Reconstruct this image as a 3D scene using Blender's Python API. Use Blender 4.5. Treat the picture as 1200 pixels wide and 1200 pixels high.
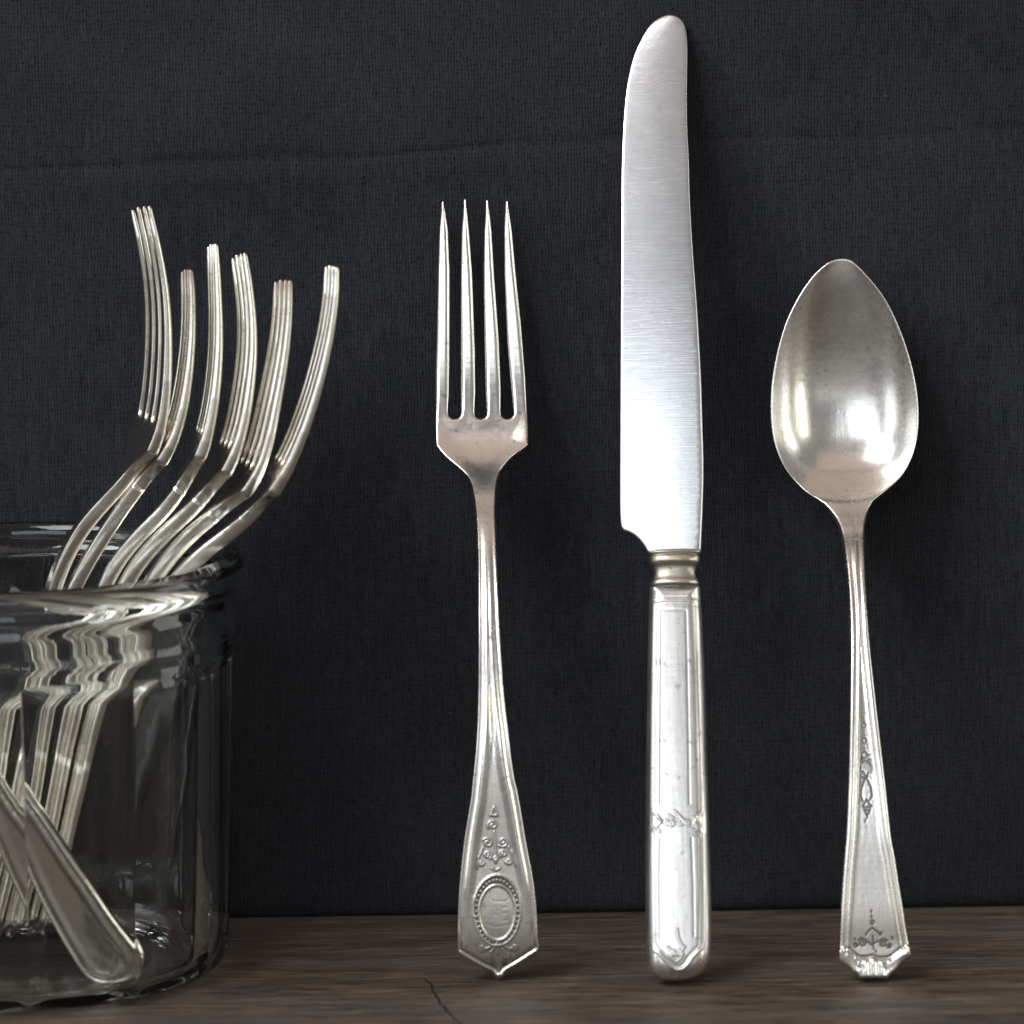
import bpy, math
import numpy as np
from mathutils import Vector, Matrix
from mathutils.geometry import delaunay_2d_cdt

S = bpy.context.scene
for o in list(bpy.data.objects):
    bpy.data.objects.remove(o)
COL = S.collection
rng = np.random.default_rng(7)
MM = 0.001

# ------------------------------------------------------------------ camera
FOV, PITCH, ROLL = math.radians(11.0), math.radians(9.0), math.radians(-0.9)
T = math.tan(FOV / 2)
CAM = np.array([0.0, -1330.0, 0.0])                       # mm
_a = PITCH + math.atan((1143 - 600) / 600 * T)
CAM[2] = 1330.0 * math.tan(_a)
RM = (Matrix.Rotation(math.pi / 2 - PITCH, 3, 'X') @ Matrix.Rotation(ROLL, 3, 'Z'))
R = np.array(RM)
cd = bpy.data.cameras.new('camera'); co = bpy.data.objects.new('camera', cd); COL.objects.link(co)
co.matrix_world = Matrix.Translation(Vector(CAM * MM)) @ RM.to_4x4()
cd.sensor_width = 36; cd.angle = FOV; cd.clip_start = 0.05; cd.clip_end = 50
cd.dof.use_dof = True; cd.dof.focus_distance = 1.395; cd.dof.aperture_fstop = 12.0
S.camera = co

# ------------------------------------------------------------------ light
W = bpy.data.worlds.new('World'); S.world = W; W.use_nodes = True
bg = W.node_tree.nodes['Background']
bg.inputs['Color'].default_value = (1.0, 0.97, 0.93, 1); bg.inputs['Strength'].default_value = 0.215

def area(name, loc, target, sx, sy, power, col):
    l = bpy.data.lights.new(name, 'AREA'); l.shape = 'RECTANGLE'; l.size = sx; l.size_y = sy
    l.energy = power; l.color = col
    o = bpy.data.objects.new(name, l); COL.objects.link(o); o.location = loc
    o.rotation_euler = (Vector(target) - Vector(loc)).to_track_quat('-Z', 'Y').to_euler()
    return o
area('window_light', (-0.52, -2.0, 1.015), (0, 0, 0.15), 1.36, 0.67, 8.4, (0.87, 0.935, 1.0))
area('left_fill_light', (-1.75, -1.15, 0.62), (0, 0, 0.12), 0.6, 0.75, 3.6, (0.91, 0.955, 1.0))  # added fill, no window known here; brightens the left-facing silver bevels
o = area('side_window_light', (-0.50, -0.40, 0.92), (0.10, 0.08, 0.36), 0.6, 0.5, 3.0, (0.94, 0.97, 1.0)); o.data.spread = math.radians(95)
area('garden_light', (1.45, -0.95, 0.52), (0, 0, 0.15), 0.5, 0.7, 3.0, (1.0, 0.99, 0.80))
area('low_fill_light', (0.25, -2.25, 0.42), (0, 0, 0.15), 2.1, 0.26, 0.65, (1.0, 0.98, 0.93))  # added low fill behind the camera; lifts the glass rim and upper bowl
area('right_window_light', (1.0, 0.02, 0.36), (-0.1, 0.0, 0.10), 0.35, 0.6, 1.5, (1.0, 0.985, 0.92))
area('warm_overhead_fill', (0.0, -0.55, 1.9), (0.0, -0.2, 0.0), 2.0, 1.5, 2.3, (1.0, 0.62, 0.42))  # added panel standing in for warm ceiling bounce; gives the silver brown reflections
S.view_settings.view_transform = 'Standard'; S.view_settings.look = 'None'
S.view_settings.exposure = 0; S.view_settings.gamma = 1
cy = S.cycles
cy.use_denoising = True
cy.max_bounces = 24; cy.transmission_bounces = 20; cy.glossy_bounces = 8; cy.diffuse_bounces = 3
cy.transparent_max_bounces = 16; cy.caustics_reflective = True; cy.caustics_refractive = True
cy.blur_glossy = 0.4; cy.sample_clamp_indirect = 6.0

# ------------------------------------------------------------------ pixel -> place
def ray(px, py):
    d = np.array([(px - 600) / 600 * T, -(py - 600) / 600 * T, -1.0])
    return R @ d
def hit(px, py, p0, n):
    d = ray(px, py); p0 = np.asarray(p0, float); n = np.asarray(n, float)
    return CAM + d * (np.dot(p0 - CAM, n) / np.dot(d, n))
def on_y(px, py, y): return hit(px, py, (0, y, 0), (0, 1, 0))
def on_z(px, py, z): return hit(px, py, (0, 0, z), (0, 0, 1))

CL_Y, CL_TAN = 66.0, math.tan(math.radians(4.0))          # the cloth leans back 4 degrees

# ------------------------------------------------------------------ node helpers
class NT:
    def __init__(s, name):
        s.m = bpy.data.materials.new(name); s.m.use_nodes = True
        s.t = s.m.node_tree; s.n = s.t.nodes; s.l = s.t.links
        s.b = s.n['Principled BSDF']; s.out = s.n['Material Output']
    def node(s, typ, **k):
        x = s.n.new(typ)
        for a, v in k.items(): setattr(x, a, v)
        return x
    def put(s, sock, v):
        if v is None: return
        if hasattr(v, 'is_linked'): s.l.new(v, sock)
        else: sock.default_value = v
    def math(s, op, a, b=None, c=None, clamp=False):
        x = s.node('ShaderNodeMath', operation=op, use_clamp=clamp)
        s.put(x.inputs[0], a); s.put(x.inputs[1], b)
        if c is not None: s.put(x.inputs[2], c)
        return x.outputs[0]
    def coord(s, scale=(1, 1, 1), loc=(0, 0, 0), rot=(0, 0, 0), src='Object'):
        tc = s.node('ShaderNodeTexCoord'); mp = s.node('ShaderNodeMapping')
        mp.inputs['Scale'].default_value = scale; mp.inputs['Location'].default_value = loc
        mp.inputs['Rotation'].default_value = rot
        s.l.new(tc.outputs[src], mp.inputs[0]); return mp.outputs[0]
    def noise(s, vec, scale, detail=4, rough=.55, dist=0):
        x = s.node('ShaderNodeTexNoise'); s.l.new(vec, x.inputs['Vector'])
        x.inputs['Scale'].default_value = scale; x.inputs['Detail'].default_value = detail
        x.inputs['Roughness'].default_value = rough; x.inputs['Distortion'].default_value = dist
        return x.outputs['Fac']
    def ramp(s, fac, stops, interp='LINEAR'):
        x = s.node('ShaderNodeValToRGB'); cr = x.color_ramp; cr.interpolation = interp
        while len(cr.elements) < len(stops): cr.elements.new(0.5)
        for e, (p, c) in zip(cr.elements, stops):
            e.position = p; e.color = (c, c, c, 1) if np.isscalar(c) else (*c, 1)
        s.put(x.inputs[0], fac); return x.outputs[0]
    def mix(s, fac, a, b, blend='MIX'):
        x = s.node('ShaderNodeMix', data_type='RGBA', blend_type=blend)
        s.put(x.inputs[0], fac)
        s.put(x.inputs[6], a if hasattr(a, 'is_linked') else (*a, 1))
        s.put(x.inputs[7], b if hasattr(b, 'is_linked') else (*b, 1))
        return x.outputs[2]
    def bump(s, h, strength, dist, normal=None):
        x = s.node('ShaderNodeBump'); s.put(x.inputs['Height'], h)
        x.inputs['Strength'].default_value = strength; x.inputs['Distance'].default_value = dist
        if normal is not None: s.l.new(normal, x.inputs['Normal'])
        return x.outputs[0]
    def attr(s, name):
        x = s.node('ShaderNodeAttribute'); x.attribute_name = name; return x.outputs['Fac']
    def set(s, **k):
        names = dict(base='Base Color', metal='Metallic', rough='Roughness', normal='Normal', spec='Specular IOR Level',
                     aniso='Anisotropic', sheen='Sheen Weight', sheenr='Sheen Roughness', ior='IOR', trans='Transmission Weight')
        for a, v in k.items():
            if a == 'base' and not hasattr(v, 'is_linked'): v = (*v, 1)
            s.put(s.b.inputs[names[a]], v)
        return s.m

def silver(name, warm, rough, scratch_dir=(60, 900, 900), spots=0.0, dull=0.3, base=(.93, .92, .895), bump=1.0, tcol=(.060, .048, .040)):
    """old silver plate: warm tarnish clouds, fine wear scratches, black sulphide in the chasing"""
    t = NT(name)
    v = t.coord()
    cl = t.noise(v, 55, 5, .6)
    fine = t.noise(v, 650, 3, .6)
    tar = t.attr('tarnish')
    cloud = t.ramp(cl, [(.36, 0.0), (.70, 1.0)])
    c = t.mix(t.math('MULTIPLY', cloud, dull), base, warm)
    c = t.mix(t.math('MULTIPLY', t.ramp(fine, [(.5, 0.), (.75, 1.)]), .22), c, (.52, .47, .39))
    pit = t.noise(t.coord(loc=(3, 1, 2)), 420, 2, .5)
    pm = t.ramp(pit, [(.66, 0.), (.72, 1.)])
    if spots: c = t.mix(t.math('MULTIPLY', pm, spots), c, (.10, .085, .075))
    c = t.mix(t.math('MULTIPLY', tar, 0.88), c, tcol)
    sc = t.noise(t.coord(scale=scratch_dir), 1.0, 2, .5)
    sc2 = t.noise(t.coord(scale=(scratch_dir[1], scratch_dir[0], 500), rot=(0, 0, .5)), 1.0, 2, .5)
    r = t.math('ADD', t.ramp(cl, [(.3, rough), (.75, rough + .13)]), t.math('MULTIPLY', tar, .3))
    r = t.math('ADD', r, t.math('MULTIPLY', t.math('SUBTRACT', fine, .5), .18))
    h = t.math('ADD', t.math('ADD', sc, t.math('MULTIPLY', sc2, .6)), t.math('MULTIPLY', fine, .35))
    dent = t.noise(v, 130, 2, .5)
    n = t.bump(h, .07 * bump, .0003, t.bump(dent, .035 * bump, .0012))
    return t.set(base=c, metal=1.0, rough=r, normal=n)

M = {}
M['fork'] = silver('worn_silver_fork', (.66, .55, .43), .17, (900, 70, 900), .3, .34)
M['spoon'] = silver('worn_silver_spoon', (.68, .58, .46), .19, (900, 60, 900), .25, .34)
M['handle'] = silver('pitted_silver_handle', (.80, .76, .70), .25, (900, 70, 900), .35, .42)
M['bolster'] = silver('yellowed_bolster', (.62, .52, .33), .24, (300, 300, 300), .5, .9)
M['jarfork'] = silver('yellowed_silver_forks', (.74, .66, .50), .15, (200, 300, 300), .25, .45, (.885, .86, .80), .3, (.24, .115, .065))

def steel():
    t = NT('brushed_blade_steel')
    br = t.noise(t.coord(scale=(70, 2600, 200)), 1.0, 3, .6)          # polishing lines across the blade
    cl = t.noise(t.coord(), 60, 4, .6)
    st = t.noise(t.coord(), 380, 3, .6)
    # stray straight scratches
    lines = None
    for k, (rot, ln_, wd) in enumerate([(.55, 110, 3600), (-.62, 130, 3600), (1.15, 120, 3200), (.12, 90, 4200), (-1.0, 150, 4000)]):
        f = t.noise(t.coord(scale=(ln_, wd, 1), rot=(0, 0, rot), loc=(k * 3.1, k, 0)), 1.0, 0, .4)
        ln = t.ramp(f, [(.685, 0.), (.735, 1.)])
        gate = t.ramp(t.noise(t.coord(loc=(k, 5 * k, 0)), 45, 1, .5), [(.48, .0), (.62, 1.)])
        ln = t.math('MULTIPLY', ln, gate)
        lines = ln if lines is None else t.math('MAXIMUM', lines, ln)
    c = t.mix(t.ramp(cl, [(.4, 0.), (.72, .5)]), (.80, .81, .84), (.62, .61, .62))
    c = t.mix(t.math('MULTIPLY', t.ramp(st, [(.55, 0.), (.75, 1.)]), .25), c, (.45, .42, .38))
    c = t.mix(t.math('MULTIPLY', t.attr('tarnish'), .7), c, (.33, .22, .13))
    c = t.mix(t.math('MULTIPLY', lines, .6), c, (.97, .97, .98))
    r = t.math('ADD', t.ramp(cl, [(.3, .215), (.75, .27)]), t.math('MULTIPLY', br, .035))
    n = t.bump(t.math('ADD', br, t.math('MULTIPLY', lines, 1.6)), .045, .0003)
    return t.set(base=c, metal=1.0, rough=r, normal=n)
M['steel'] = steel()

def glass():
    t = NT('clear_jar_glass')
    n = t.bump(t.noise(t.coord(), 38, 2, .5), .10, .003)
    g = t.node('ShaderNodeBsdfGlass'); g.inputs['IOR'].default_value = 1.50
    g.inputs['Roughness'].default_value = 0.0; g.inputs['Color'].default_value = (.985, .992, .988, 1)
    t.l.new(n, g.inputs['Normal']); t.l.new(g.outputs[0], t.out.inputs[0])
    return t.m
M['glass'] = glass()

def cloth_mat():
    t = NT('charcoal_linen_weave')
    tc = t.node('ShaderNodeTexCoord'); warp = t.noise(t.coord(), 55, 3, .6)
    sep = t.node('ShaderNodeSeparateXYZ'); t.l.new(tc.outputs['Object'], sep.inputs[0])
    wob = t.math('MULTIPLY', t.math('SUBTRACT', warp, .5), .0022)
    wob2 = t.math('MULTIPLY', t.math('SUBTRACT', t.noise(t.coord(loc=(4, 4, 4)), 48, 3, .6), .5), .0022)
    jit = t.math('MULTIPLY', t.math('SUBTRACT', t.noise(t.coord(loc=(7, 7, 7)), 420, 2, .6), .5), .0011)
    jit2 = t.math('MULTIPLY', t.math('SUBTRACT', t.noise(t.coord(loc=(2, 9, 4)), 330, 2, .6), .5), .0024)
    x = t.math('ADD', t.math('ADD', sep.outputs['X'], wob), jit); z = t.math('ADD', t.math('ADD', sep.outputs['Z'], wob2), jit2)
    ax = t.math('ABSOLUTE', t.math('SINE', t.math('MULTIPLY', x, math.pi / .00082)))
    az = t.math('ABSOLUTE', t.math('SINE', t.math('MULTIPLY', z, math.pi / .00118)))
    # holes where the yarns of both directions part
    irr = t.noise(t.coord(), 800, 2, .6)
    slub = t.noise(t.coord(scale=(1250, 60, 330)), 1.0, 3, .65)
    hole = t.math('MULTIPLY', t.math('SUBTRACT', 1, ax), t.math('SUBTRACT', 1.15, az))
    gap = t.ramp(irr, [(.38, 0.05), (.62, 1.0)])
    yarnx = t.noise(t.coord(scale=(1150, 60, 90)), 1.0, 2, .6)
    patch = t.noise(t.coord(loc=(1, 1, 1)), 24, 4, .6)
    f = t.math('ADD', t.math('MULTIPLY', yarnx, .26), t.math('MULTIPLY', slub, .30))
    f = t.math('ADD', f, .19)
    f = t.math('SUBTRACT', f, t.math('MULTIPLY', hole, t.math('MULTIPLY', gap, .54)))
    f = t.math('ADD', f, t.math('MULTIPLY', t.math('SUBTRACT', patch, .5), .30))
    c = t.ramp(f, [(.08, (.0045, .0049, .0065)), (.42, (.0215, .023, .0275)), (.85, (.056, .059, .067))])
    lint = t.node('ShaderNodeTexVoronoi'); t.l.new(t.coord(), lint.inputs['Vector']); lint.inputs['Scale'].default_value = 95
    lm = t.math('MULTIPLY', t.math('LESS_THAN', lint.outputs['Distance'], .022),
                t.math('GREATER_THAN', t.noise(t.coord(loc=(9, 2, 3)), 30, 1, .5), .60))
    c = t.mix(t.math('MULTIPLY', lm, .6), c, (.30, .30, .30))
    h = t.math('ADD', t.math('MULTIPLY', f, 1.0), t.math('MULTIPLY', ax, .35))
    n = t.bump(h, .55, .0006)
    return t.set(base=c, rough=.92, normal=n, spec=.12, sheen=.0, sheenr=.5)
M['cloth'] = cloth_mat()

def wood_mat():
    t = NT('weathered_dark_oak')
    g1 = t.noise(t.coord(scale=(10, 66, 75)), 3.0, 7, .68, .5)
    g2 = t.noise(t.coord(scale=(20, 170, 260), loc=(2, 0, 0)), 2.5, 5, .7, .3)
    pore = t.noise(t.coord(scale=(60, 520, 900)), 1.0, 2, .5)
    pt = t.noise(t.coord(scale=(3, 12, 3), loc=(5, 5, 0)), 3.0, 3, .5)
    g3 = t.noise(t.coord(scale=(75, 360, 620), loc=(0, 3, 1)), 1.8, 4, .75, .2)
    f = t.math('ADD', t.math('ADD', t.math('MULTIPLY', g1, .45), t.math('MULTIPLY', g2, .30)), t.math('MULTIPLY', g3, .25))
    c = t.ramp(f, [(.36, (.017, .012, .008)), (.455, (.052, .036, .026)), (.54, (.100, .071, .051)), (.64, (.190, .145, .108))])
    c = t.mix(t.math('MULTIPLY', t.ramp(pore, [(.60, 0.), (.68, 1.)]), .75), c, (.012, .008, .006))
    c = t.mix(t.ramp(pt, [(.35, 0.), (.75, .55)]), c, t.mix(.5, c, (.15, .14, .13)))
    # a hairline crack that runs forward across the board
    sep = t.node('ShaderNodeSeparateXYZ'); tc = t.node('ShaderNodeTexCoord'); t.l.new(tc.outputs['Object'], sep.inputs[0])
    p0, p1 = on_z(497, 1148, 0) * MM, on_z(537, 1200, 0) * MM
    k = (p1[0] - p0[0]) / (p1[1] - p0[1])
    wob = t.math('MULTIPLY', t.math('SUBTRACT', t.noise(t.coord(), 60, 3, .6), .5), .006)
    xx = t.math('SUBTRACT', sep.outputs['X'], t.math('ADD', t.math('MULTIPLY', t.math('SUBTRACT', sep.outputs['Y'], float(p0[1])), float(k)), float(p0[0])))
    cr = t.math('LESS_THAN', t.math('ABSOLUTE', t.math('ADD', xx, wob)), .00032)
    cr = t.math('MULTIPLY', cr, t.math('LESS_THAN', sep.outputs['Y'], float(p0[1])))
    cr = t.math('MULTIPLY', cr, t.math('GREATER_THAN', sep.outputs['Y'], float(p0[1] - .10)))
    c = t.mix(t.math('MULTIPLY', cr, .85), c, (.006, .005, .004))
    h = t.math('SUBTRACT', t.math('ADD', t.math('MULTIPLY', f, .8), t.math('MULTIPLY', pore, -.5)), cr)
    n = t.bump(h, .8, .0008)
    r = t.ramp(g2, [(.3, .50), (.7, .68)])
    return t.set(base=c, rough=r, normal=n, spec=.35)
M['wood'] = wood_mat()

# ------------------------------------------------------------------ object helpers
def tag(o, label=None, cat=None, group=None, kind=None):
    if label: o['label'] = label
    if cat: o['category'] = cat
    if group: o['group'] = group
    if kind: o['kind'] = kind
    return o
def empty(name, mat):
    o = bpy.data.objects.new(name, None); COL.objects.link(o); o.empty_display_size = .01
    o.matrix_world = mat; return o
def mesh_obj(name, V, F, mat, parent=None, tarnish=None, normals=None, smooth=True):
    me = bpy.data.meshes.new(name); me.from_pydata((np.asarray(V) * MM).tolist(), [], [tuple(map(int, f)) for f in F])
    if smooth: me.polygons.foreach_set('use_smooth', [True] * len(me.polygons))
    if tarnish is not None:
        a = me.attributes.new('tarnish', 'FLOAT', 'POINT'); a.data.foreach_set('value', np.asarray(tarnish, np.float32))
    if normals is not None: me.normals_split_custom_set_from_vertices([tuple(map(float, n)) for n in normals])
    me.materials.append(mat); me.update()
    o = bpy.data.objects.new(name, me); COL.objects.link(o)
    if parent is not None: o.parent = parent
    return o
def tris_of(F):
    out = []
    for f in F:
        for k in range(1, len(f) - 1): out.append((f[0], f[k], f[k + 1]))
    return np.array(out)
def orient(V, F):
    t = tris_of(F); a, b, c = V[t[:, 0]], V[t[:, 1]], V[t[:, 2]]
    vol = np.einsum('ij,ij->i', a - V.mean(0), np.cross(b - V.mean(0), c - V.mean(0))).sum()
    return [tuple(reversed(f)) for f in F] if vol < 0 else F
def vnormals(V, F):
    t = tris_of(F); n = np.cross(V[t[:, 1]] - V[t[:, 0]], V[t[:, 2]] - V[t[:, 0]])
    N = np.zeros_like(V)
    for k in range(3): np.add.at(N, t[:, k], n)
    return N / np.maximum(np.linalg.norm(N, axis=1, keepdims=True), 1e-12)
def split_parts(V, F, part_of, spec, parent, mat, tarnish):
    """one closed skin cut into named parts that keep the skin's normals along the cut"""
    F = orient(V, F); N = vnormals(V, F); cen = np.array([V[list(f)].mean(0) for f in F])
    ids = part_of(cen)
    objs = []
    for pid, (name, m) in enumerate(spec):
        sel = [f for f, i in zip(F, ids) if i == pid]
        if not sel: continue
        used = np.unique(np.concatenate([np.array(f) for f in sel])); idx = -np.ones(len(V), int); idx[used] = np.arange(len(used))
        objs.append(mesh_obj(name, V[used], [tuple(idx[list(f)]) for f in sel], m or mat, parent,
                             None if tarnish is None else tarnish[used], N[used]))
    return objs

def resample(P, step, closed=False):
    P = np.asarray(P, float)
    if closed: P = np.vstack([P, P[:1]])
    seg = np.linalg.norm(np.diff(P, axis=0), axis=1); s = np.r_[0, np.cumsum(seg)]
    n = max(2, int(round(s[-1] / step))); q = np.linspace(0, s[-1], n + 1)
    out = np.c_[np.interp(q, s, P[:, 0]), np.interp(q, s, P[:, 1])]
    return out[:-1] if closed else out
def spline(P, n=12):
    """Catmull-Rom through the points"""
    P = np.asarray(P, float); Q = np.vstack([2 * P[0] - P[1], P, 2 * P[-1] - P[-2]]); out = []
    for i in range(1, len(Q) - 2):
        p0, p1, p2, p3 = Q[i - 1:i + 3]
        for t in np.linspace(0, 1, n, endpoint=False):
            out.append(.5 * (2 * p1 + (p2 - p0) * t + (2 * p0 - 5 * p1 + 4 * p2 - p3) * t * t + (3 * p1 - p0 - 3 * p2 + p3) * t ** 3))
    out.append(P[-1]); return np.array(out)
def dist_poly(P, L, closed=True):
    """distance of points P to the polyline L"""
    A = np.asarray(L, float); B = np.roll(A, -1, 0) if closed else A[1:]
    if not closed: A = A[:-1]
    D = B - A; dd = np.maximum((D ** 2).sum(1), 1e-12); best = np.full(len(P), 1e9)
    for i in range(0, len(P), 4000):
        p = P[i:i + 4000, None, :]
        t = np.clip(((p - A) * D).sum(2) / dd, 0, 1)
        best[i:i + 4000] = np.sqrt((((p - A) - t[..., None] * D) ** 2).sum(2)).min(1)
    return best
def inside(P, L):
    x, y = P[:, 0], P[:, 1]; c = np.zeros(len(P), bool); n = len(L)
    for i in range(n):
        (x1, y1), (x2, y2) = L[i], L[(i + 1) % n]
        k = (y1 > y) != (y2 > y)
        if y1 != y2: c ^= k & (x < (x2 - x1) * (y - y1) / (y2 - y1) + x1)
    return c

def plate(outline, zones, front, back, step=.6, rings=(.06, .2, .42, .75, 1.15), cuts=()):
    """closed skin over an outline in (v, u): boundary, inset rings and an interior grid are triangulated once
    and lifted to front(v,u,d) and back(v,u,d), d the distance to the outline"""
    B = resample(outline, step, True); nb = len(B)
    ar = .5 * np.sum(B[:, 0] * np.roll(B[:, 1], -1) - np.roll(B[:, 0], -1) * B[:, 1])
    if ar < 0: B = B[::-1]
    t = np.roll(B, -1, 0) - np.roll(B, 1, 0); t /= np.maximum(np.linalg.norm(t, axis=1, keepdims=True), 1e-9)
    nin = np.c_[-t[:, 1], t[:, 0]]
    pts = []
    for r in rings:
        q = B + nin * r; d = dist_poly(q, B); q = q[(d > r * .93) & inside(q, B)]
        if len(q): pts.append(q)
    for (u0, u1, sp) in zones:
        lo, hi = B.min(0), B.max(0); xs = np.arange(lo[0], hi[0], sp); ys = np.arange(max(u0, lo[1]), min(u1, hi[1]), sp * .92)
        gx, gy = np.meshgrid(xs, ys); gx = gx + (np.arange(len(ys)) % 2)[:, None] * sp * .5
        g = np.c_[gx.ravel(), gy.ravel()]; g = g[inside(g, B)]
        if len(g): g = g[dist_poly(g, B) > rings[-1] + sp * .45]
        if len(g): pts.append(g)
    P = np.vstack([B] + pts)
    key = np.round(P / .035).astype(int); _, first = np.unique(key, axis=0, return_index=True)
    keepm = np.zeros(len(P), bool); keepm[first] = True; keepm[:nb] = True; P = P[keepm]
    edges = []; 
    for (a, b) in cuts:
        k = len(P); n = max(2, int(np.linalg.norm(np.array(b) - a) / .45)); q = np.linspace(a, b, n + 1)
        q = q[inside(q, B)]
        keep = dist_poly(P[nb:], q, False) > .16
        P = np.vstack([P[:nb], P[nb:][keep]]); k = len(P)
        edges = [e for e in edges]; P = np.vstack([P, q])
        edges_here = [(k + i, k + i + 1) for i in range(len(q) - 1)]
        edges = edges_here if len(cuts) == 1 else edges
    r = delaunay_2d_cdt([Vector(p) for p in P], edges, [list(range(nb))], 1, 1e-5)
    P2 = np.array([tuple(p) for p in r[0]]); tri = [tuple(f) for f in r[2]]
    d = dist_poly(P2, B); d[d < 1e-4] = 0
    edge = d == 0
    nf, nbk = front(P2[:, 0], P2[:, 1], d), back(P2[:, 0], P2[:, 1], d)
    mid = .5 * (nf + nbk); nf = np.where(edge, mid, nf); nbk = np.where(edge, mid, nbk)
    n = len(P2); bi = np.where(edge, np.arange(n), 0); nz = np.where(~edge)[0]; bi[nz] = n + np.arange(len(nz))
    V = np.vstack([np.c_[P2, nf], np.c_[P2, nbk][nz]])
    F = [f for f in tri] + [tuple(int(bi[i]) for i in reversed(f)) for f in tri]
    uv = np.vstack([P2, P2[nz]]); dd = np.r_[d, d[nz]]; isfront = np.r_[np.ones(n, bool), np.zeros(len(nz), bool)]
    return V, F, uv, dd, isfront
def rnd(d, r):
    q = np.clip(d / r, 0, 1); return np.sqrt(np.maximum(1 - (1 - q) ** 2, 0))
def sm(x, a, b):
    q = np.clip((x - a) / (b - a), 0, 1); return q * q * (3 - 2 * q)
def bumpf(x, c, w): return np.exp(-((x - c) / w) ** 2)

class Frame:
    """an upright that leans: local x across, y up along it, z towards the viewer"""
    def __init__(s, foot, tip, lift=.5, nfoot=0.0, tip_n=0.0, tip_gap=.6):
        s.F = on_z(foot[0], foot[1], lift)
        d = ray(*tip)
        cn = np.array([0, 1, -CL_TAN]); cn /= np.linalg.norm(cn)
        t = hit(tip[0], tip[1], (0, CL_Y - tip_gap, 0), cn)
        lam = math.atan2(t[1] - s.F[1], t[2] - s.F[2]); s.lam = lam
        s.V = np.array([1, 0, 0.]); s.U = np.array([0, math.sin(lam), math.cos(lam)]); s.N = np.array([0, -math.cos(lam), math.sin(lam)])
        s.mat = Matrix((( s.V[0], s.U[0], s.N[0], s.F[0] * MM), (s.V[1], s.U[1], s.N[1], s.F[1] * MM), (s.V[2], s.U[2], s.N[2], s.F[2] * MM), (0, 0, 0, 1)))
    def at(s, px, py, prof=None):
        n = 0.0
        for _ in range(4):
            p = hit(px, py, s.F + s.N * n, s.N) - s.F
            v, u = p @ s.V, p @ s.U
            if prof is None: break
            n = float(prof(np.array([u]))[0])
        return (v, u)
    def line(s, pts, prof=None): return np.array([s.at(*p, prof) for p in pts])
def curve_fn(us, ns):
    """smooth profile n(u) through given points"""
    c = spline(np.c_[us, ns], 16); o = np.argsort(c[:, 0]); x, y = c[o, 0], c[o, 1]
    return lambda u: np.interp(u, x, y)

# ------------------------------------------------------------------ setting: table and cloth
def build_table():
    x0, x1, y0, y1, th = -700, 700, -1150, 210, 28
    xs = np.linspace(x0, x1, 30); ys = np.linspace(y0, y1, 30)
    V = [(x, y, 0) for y in ys for x in xs]; n = len(xs)
    F = [(j * n + i, j * n + i + 1, (j + 1) * n + i + 1, (j + 1) * n + i) for j in range(29) for i in range(29)]
    k = len(V)
    ring = [i for i in range(n)] + [j * n + n - 1 for j in range(1, 30)] + [29 * n + i for i in range(n - 2, -1, -1)] + [j * n for j in range(28, 0, -1)]
    V += [(V[i][0], V[i][1], -th) for i in ring]; m = len(ring)
    F += [(ring[i], k + i, k + (i + 1) % m, ring[(i + 1) % m]) for i in range(m)] + [tuple(k + i for i in reversed(range(m)))]
    V = np.array(V, float)
    o = mesh_obj('tabletop', V, orient(V, F), M['wood'], smooth=False)
    tag(o, 'dark weathered brown wooden tabletop under the jar and cutlery', None, None, 'structure')
build_table()

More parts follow.
